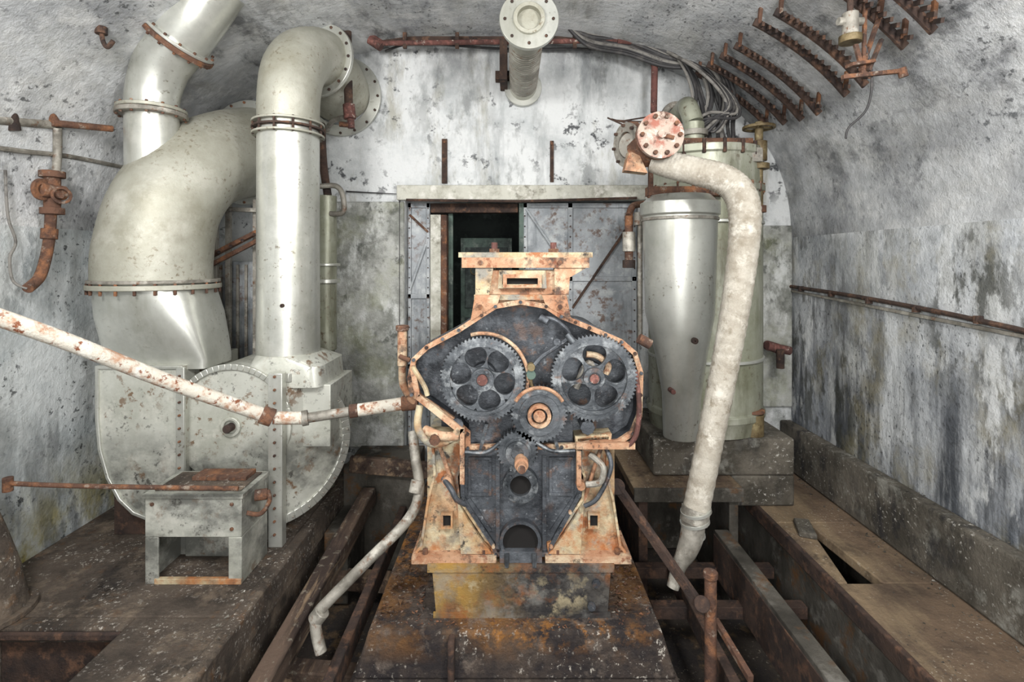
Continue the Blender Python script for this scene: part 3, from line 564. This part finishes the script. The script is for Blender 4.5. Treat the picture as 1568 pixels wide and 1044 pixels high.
b.cyl(E(482,950,2.4),E(494,935,2.4),.036,'galv').cyl(E(636,755,2.64),E(640,735,2.66),.034,'galv')
b.done(.003)
b=B('brace_strut')
b.bar(E(945,745,2.72),E(1075,932,2.42),.03,.045,'rustd').cyl(E(945,745,2.70),E(945,745,2.78),.04,'rustd')
b.cyl(E(1075,925,2.39),E(1075,925,2.46),.035,'rustd')
b.done(.003)
b=B('rusty_stub_post'); p=E(1088,878,2.42); b.cyl((p.x,p.y,-.61),p,.027,'rust').cyl(p+Vector((0,0,-.02)),p+Vector((0,0,.01)),.032,'rust').bar(E(1096,950,2.45),E(1150,1040,2.15),.025,.03,'rust'); b.done(.003)
# ---------------------------------------------------------------- right tank
b=B('tank_pedestal'); b.box(.98,1.96,3.62,YB-.006,.213,.47,'kerb'); b.box(1.53,1.96,3.62,YB-.006,.001,.213,'kerb'); b.done(.015)
b=B('air_filter_tank')
tx,ty=X(1078,3.97),3.97
b.loft([(tx,ty,.47,.40,.38,2),(tx,ty,.56,.41,.39,2),(tx,ty,.58,.425,.405,2),(tx,ty,.62,.425,.405,2),(tx,ty,.63,.41,.39,2),(tx,ty,2.2,.41,.39,2),(tx,ty,2.21,.425,.405,2),(tx,ty,2.25,.425,.405,2),(tx,ty,2.26,.41,.38,2),(tx,ty,2.46,.40,.375,2),(tx,ty,2.47,.42,.39,2),(tx,ty,2.52,.42,.39,2),(tx,ty,2.53,.38,.34,2.3)],'tank',seg=64)
b.bolts((tx,ty,2.23),(0,0,1),.41,24,.01,.07,'rust').bolts((tx,ty,2.5),(0,0,1),.39,18,.014,.1,'rustd')
b.box(tx-.30,tx+.26,3.72,4.1,2.53,2.58,'rust')
for z in(1.0,1.98): b.ring((tx,ty,z),(0,0,1),.38,.418,.02,'duct')
fx,fy=X(1042,3.5),3.52
b.loft([(fx+.03,fy+.06,.50,.12,.12,2),(fx+.03,fy+.05,.8,.13,.13,2),(fx+.015,fy+.02,1.05,.165,.17,2),(fx,fy,1.35,.225,.215,2),(fx,fy,2.0,.245,.235,2),(fx,fy,2.01,.26,.25,2),(fx,fy,2.09,.26,.25,2),(fx,fy,2.1,.24,.23,2),(fx,fy,2.14,.2,.2,2)],'duct',seg=56)
b.ring((fx,fy,1.98),(0,0,1),.2,.252,.02,'galv').bar((fx-.2,fy-.02,2.09),(fx-.2,fy-.02,2.35),.03,.03,'rust').box(fx-.22,fx+.3,fy-.05,fy+.05,2.14,2.2,'rust')
b.ring((fx+.02,fy-.235,1.2),(0,1,0),.004,.02,.03,'rustd').cyl((fx-.08,fy-.13,.85),(fx-.08,fy-.05,.85),.016,'red')
b.box(tx-.36,tx-.26,3.5,3.7,.6,.78,'tank').cyl((tx-.32,3.56,.86),(tx-.32,3.56,1.08),.03,'galv').tube([(tx-.32,3.56,1.06),(tx-.38,3.56,1.14),(tx-.33,3.56,1.22)],'black',r=.01)
b.cyl((tx-.12,3.85,2.5),(tx-.12,3.85,2.72),.075,'tank').cyl((tx-.12,3.85,2.62),(tx-.12,3.85,2.66),.10,'galv').tube([(tx-.12,3.85,2.72),(tx-.14,3.9,2.84),(tx-.1,4.1,2.91),(tx-.08,4.38,2.91)],'tank',r=.072)
b.ring((tx-.08,4.38,2.91),(0,1,0),.08,.13,.03,'galv')
b.box(tx+.1,tx+.3,3.66,3.8,2.4,2.5,'galv')
hx,hy=X(1162,3.75),3.75
b.cyl((hx,hy,2.05),(hx,hy,2.70),.028,'brass').cyl((hx,hy,2.42),(hx,hy,2.56),.055,'brass').cyl((hx,hy,2.36),(hx,hy,2.4),.07,'brass').ring((hx,hy,2.66),(0,0,1),.09,.11,.02,'brass').bar((hx-.1,hy,2.66),(hx+.1,hy,2.66),.02,.015,'brass').bar((hx,hy-.1,2.66),(hx,hy+.1,2.66),.02,.015,'brass')
b.cyl((hx-.2,hy,2.45),(hx+.03,hy,2.45),.045,'galv').cyl((hx,hy,2.05),(hx,hy,2.1),.05,'rust').cyl((hx-.01,hy,.62),(hx-.01,hy,2.06),.02,'tank')
b.cyl((X(1147,3.75),3.72,.47),(X(1147,3.75),3.72,.62),.085,'brass').cyl((X(1147,3.75),3.72,.62),(X(1147,3.75),3.72,.78),.05,'tank').ring((X(1147,3.75),3.72,.64),(0,0,1),.05,.09,.02,'rust')
b.cyl((X(1190,4.2),4.2,1.0),(X(1190,4.2),4.36,1.0),.04,'red').cyl((X(1175,4.2),4.2,1.02),(X(1210,4.2),4.2,.98),.035,'red').cyl((X(1190,4.2),4.15,.85),(X(1190,4.2),4.15,1.0),.03,'rustd')
b.done(.004)
b=B('pressure_gauge_pipe'); b.cyl(E(963,330,3.75),E(963,405,3.75),.03,'rust').cyl(E(963,355,3.75),E(963,385,3.75),.045,'galv').cyl(E(963,398,3.75),E(963,410,3.75),.045,'rustd').tube([E(963,330,3.75),E(970,315,3.8),E(990,312,3.95)],'rust',r=.025).cyl(E(980,330,3.75),E(980,520,3.75),.018,'galv').cyl(E(978,325,3.75),E(978,345,3.75),.035,'galv'); b.done(.003)
b=B('lagged_exhaust_pipe')
b.tube([T(1000,244,3.08,.076),T(1025,252,3.05,.078),T(1065,262,3.0,.08),T(1102,272,2.95,.083),T(1128,290,2.92,.086),T(1140,322,2.88,.086),T(1138,380,2.86,.081),T(1126,470,2.83,.075),T(1108,570,2.8,.071),T(1086,680,2.76,.068),T(1066,780,2.72,.066)],'lag',seg=32,n=30,rip=.02,rf=1.3)
b.tube([T(1066,778,2.72,.073),T(1062,800,2.71,.07)],'galv',seg=28).tube([T(1062,800,2.71,.060),T(1059,822,2.7,.058),T(1051,845,2.69,.05),T(1040,866,2.68,.036),T(1030,900,2.66,.03)],'galv',seg=24)
for v,r in((782,.078),(798,.075),(820,.062)): b.ring(E(1066-(v-780)*.12,v,2.715),(-.2,0,1),.05,r,.016,'duct')
c=E(1012,206,2.9)
b.cyl(c,c+Vector((-.0,.03,0)),.13,'discred',seg=40).cyl(c+Vector((0,.035,0)),c+Vector((0,.06,0)),.13,'rust',seg=40).bolts(c+Vector((0,.0,0)),(0,1,0),.105,10,.013,.04,'rust').cyl(c-Vector((0,.03,0)),c,.024,'discred',seg=8)
b.bar(c+Vector((-.01,-.01,0)),c+Vector((.07,-.012,-.02)),.012,.02,'rust')
b.tube([tuple(c+Vector((0,.05,0)))+(.085,),tuple(c+Vector((-.03,.16,-.03)))+(.09,),T(978,238,3.12,.09)],'rust',seg=28)
b.ring(E(966,222,3.2),(1,.4,.1),.08,.14,.03,'rust').ring(E(960,222,3.2),(1,.4,.1),.08,.135,.02,'galv').bolts(E(963,222,3.2),(1,.4,.1),.12,8,.010,.08,'rustd')
b.tube([tuple(E(968,222,3.2))+(.085,),tuple(E(985,230,3.4))+(.085,),T(1010,240,3.65,.085)],'galv',seg=24)
b.prism([(X(955,3.05),Z(262,3.05)),(X(990,3.05),Z(266,3.05)),(X(978,3.05),Z(240,3.05)),(X(962,3.05),Z(232,3.05))],3.02,3.1,'orange')
b.done(.003)
# ---------------------------------------------------------------- overhead
b=B('flanged_vent_pipe')
x=X(810,3.15); z=3.15
b.tube([(x,3.15,z,.1),(x,3.3,z,.1),(x-.01,3.36,z,.11),(x-.01,4.39,z-.0,.11)],'ductd',seg=36,n=3)
b.ring((x,3.14,z),(0,1,0),.072,.178,.035,'duct').ring((x,3.125,z),(0,1,0),.07,.095,.05,'ductd').cyl((x,3.145,z),(x,3.16,z),.075,'ductd')
b.bolts((x,3.12,z),(0,1,0),.145,8,.010,.015,'rustd')
for i in range(24): b.ring((x-.01,3.42+i*.036,z),(0,1,0),.1,.113,.014,'galv')
b.ring((x-.01,4.37,z),(0,1,0),.1,.155,.04,'duct')
b.box(x-.2,x-.14,4.1,4.39,z-.02,z+.3,'rustd').box(x-.24,x-.12,4.3,4.39,z+.05,z+.12,'rustd')
b.done(.003)
b=B('overhead_pipe_run')
b.tube([E(560,30,4.15),E(566,52,4.15),E(585,66,4.15)],'red',r=.024)
b.cyl(E(585,66,4.15),E(945,62,4.15),.02,'red').cyl(E(945,62,4.15),E(1003,62,4.15),.032,'red').cyl(E(950,20,4.15),E(955,62,4.15),.03,'red').cyl(E(566,60,4.15),E(584,72,4.15),.036,'red').cyl(E(1003,56,4.15),E(1003,100,4.15),.034,'red').cyl(E(1003,70,4.15),E(1001,172,4.15),.026,'red')
b.bar(E(560,60,4.25),E(1000,60,4.25),.03,.04,'rustd')
for u in(620,700,880): b.bar(E(u,50,4.15),E(u,74,4.15),.03,.03,'rustd')
b.done(.002)
b=B('downpipe_rusted')
b.cyl(E(531,15,4.0),E(534,165,4.0),.032,'rustd').cyl(E(531,10,4.0),E(531,26,4.0),.045,'rustd').cyl(E(534,95,4.0),E(534,112,4.0),.04,'galv').cyl(E(534,160,4.0),E(536,182,4.0),.045,'red').cyl(E(537,182,4.0),E(538,196,4.0),.026,'red')
b.tube([E(531,14,4.0),E(545,20,4.05),E(560,34,4.15)],'red',r=.03).cyl(E(520,190,4.0),E(540,192,4.0),.02,'rust').tube([E(534,178,4.0),E(510,185,4.1),E(500,200,4.2)],'galv',r=.02)
b.done(.002)
b=B('cable_bundle')
for i in range(12):
    o=random.uniform(-1,1)
    b.tube([E(840+i*2,32+o*4,4.1),E(900,42+i*2.5,4.12),E(960,50+i*3+o*3,4.15),E(1020,74+i*2.5,4.1),E(1046+i*5,108+o*8,4.05),E(1060+i*6,150+o*10,4.0),E(1068+i*5+o*14,190+o*8,4.0),E(1058+i*6,218,3.98)],'black' if i%4 else 'grycab',r=.011+.003*(i%3),seg=8,n=6)
for i in range(8):
    o=random.uniform(-1,1)
    b.tube([E(1020,78,4.1),E(1066+i*6,104+i*4,3.9),E(1104+i*4,142+i*5,3.85),E(1114-i*5,178+o*6,3.85),E(1098-i*8,202,3.87),E(1082,172+i*4,3.9)],'black' if i%3 else 'grycab',r=.012,seg=8,n=6)
b.tube([E(590,78,4.3),E(640,66,4.25),E(760,74,4.3),E(900,75,4.3),E(1010,80,4.3)],'black',r=.01,seg=6)
b.tube([(X(530,4.37),4.37,Z(293,4.37)),(X(612,4.37),4.37,Z(297,4.37)),(X(612,4.37),4.37,Z(560,4.37))],'black',r=.007,seg=6,n=1)
b.tube([(X(622,4.33),4.33,Z(306,4.33)),(X(800,4.33),4.33,Z(308,4.33)),(X(975,4.33),4.33,Z(303,4.33))],'rustd',r=.012,seg=6,n=1)
for i in range(4): b.cyl(E(930+i*6,180+i*2,3.9),E(985+i*4,205-i*9,3.9),.006,'rustd',seg=6)
b.done(0)
b=B('ceiling_cable_rack')
for y,xa,xb in((4.05,1.42,2.0),(3.85,1.44,2.03),(3.66,1.46,2.05),(3.47,1.48,2.06),(3.15,1.46,2.04),(2.98,1.50,2.04),(2.6,1.50,1.98),(2.42,1.52,1.98),(2.15,1.5,1.95)):
    pts=[(xa+(xb-xa)*i/8,y+.004*i,vz(xa+(xb-xa)*i/8)-.10) for i in range(9)]
    for i in range(8): b.bar(pts[i],pts[i+1],.016,.045,'rustd')
    for i in range(1,15):
        xx=xa+(xb-xa)*i/15; zz=vz(xx)-.1; b.bar((xx,y-.01,zz-.005),(xx-.02,y-.08,zz-.03),.014,.022,'rustd')
    for xx in(xa+.03,xb-.03): b.bar((xx,y,vz(xx)-.1),(xx+.01,y,vz(xx)-.002),.02,.02,'rust')
b.done(0)
b=B('ceiling_lamp_bracket')
c=E(1302,42,2.55)
b.cyl(c+Vector((0,0,.07)),c-Vector((0,0,.04)),.036,'galv').cyl(c-Vector((0,0,.04)),c-Vector((0,0,.075)),.05,'brass').cyl(c+Vector((0,0,.07)),c+Vector((0,0,.24)),.014,'rustd').cyl(c+Vector((-.06,0,.03)),c+Vector((.06,0,.03)),.02,'galv')
b.bar(E(1290,118,2.5),E(1385,108,2.55),.022,.02,'rust').bar(E(1310,68,2.55),E(1322,112,2.52),.02,.016,'rust').bar(E(1345,30,2.6),E(1318,108,2.52),.02,.016,'rust').bar(E(1325,0,2.6),E(1322,105,2.52),.016,.016,'rust').bar(E(1300,100,2.5),E(1335,95,2.52),.05,.016,'rust').bar(E(1350,60,2.55),E(1330,108,2.52),.018,.016,'rustd')
b.cyl(E(1380,104,2.54),E(1384,118,2.54),.02,'rust')
b.tube([E(1325,70,2.54),E(1335,115,2.54),E(1328,165,2.56),E(1300,195,2.6),E(1295,212,2.6)],'black',r=.006,seg=6)
b.bar(c+Vector((0,0,.22)),(c.x+.05,c.y,vz(c.x+.05)),.02,.02,'rustd').bar(E(1345,30,2.6),(E(1350,0,2.6).x,2.6,vz(E(1350,0,2.6).x)),.025,.02,'rust')
b.done(.002)
b=B('wall_conduit_cable')
b.tube([(XR-.02,YB-.02,1.49),(XR-.02,3.6,1.465),(XR-.02,2.8,1.42),(XR-.02,1.8,1.34),(XR-.02,.5,1.3)],'rustd',r=.014,seg=8)
b.bar((XR-.012,YB-.02,1.455),(XR-.012,1.2,1.30),.02,.018,'galv')
for i in range(7): b.box(XR-.04,XR-.002,4.2-i*.4,4.22-i*.4,1.46-i*.018,1.5-i*.018,'rustd')
b.done(.001)
# ---------------------------------------------------------------- lights
def area(name,loc,tgt,size,power,col=(1,.97,.92)):
    l=bpy.data.lights.new(name,'AREA'); l.energy=power; l.size=size; l.color=col
    o=bpy.data.objects.new(name,l); o.location=loc; o.rotation_euler=(Vector(tgt)-Vector(loc)).to_track_quat('-Z','Y').to_euler(); bpy.context.scene.collection.objects.link(o)
area('offscreen_light',(-1.5,.6,2.9),(-.3,4.2,1.5),.6,84,(1,.985,.96))  # unseen area lights, placed for light from upper left and right
area('offscreen_light.001',(1.3,.4,2.8),(.5,4.2,1.3),.6,84,(1,.985,.96))
area('offscreen_light.002',(0,-1.2,1.6),(0,4,1.3),1.4,80,(1,.985,.96))  # front fill added behind the camera, not a fixture of the room
l=bpy.data.lights.new('back_room_fill','POINT'); l.energy=6; l.shadow_soft_size=.1; l.color=(1,1,.97)  # point light added to brighten the inner room, no fitting modelled
o=bpy.data.objects.new('back_room_fill',l); o.location=(-.9,5.2,2.2); bpy.context.scene.collection.objects.link(o)
w=bpy.data.worlds.new('World'); bpy.context.scene.world=w; w.use_nodes=True
w.node_tree.nodes['Background'].inputs[0].default_value=(.98,.99,1,1); w.node_tree.nodes['Background'].inputs[1].default_value=1.15
cam=bpy.data.cameras.new('cam'); co=bpy.data.objects.new('camera',cam); bpy.context.scene.collection.objects.link(co)
co.location=(0,0,CAMZ); co.rotation_euler=(math.pi/2,0,0); cam.sensor_width=36; cam.lens=36*800/1568; cam.shift_y=-(522-400)/1568; cam.clip_start=.05
bpy.context.scene.camera=co
bpy.context.scene.view_settings.view_transform='Standard'
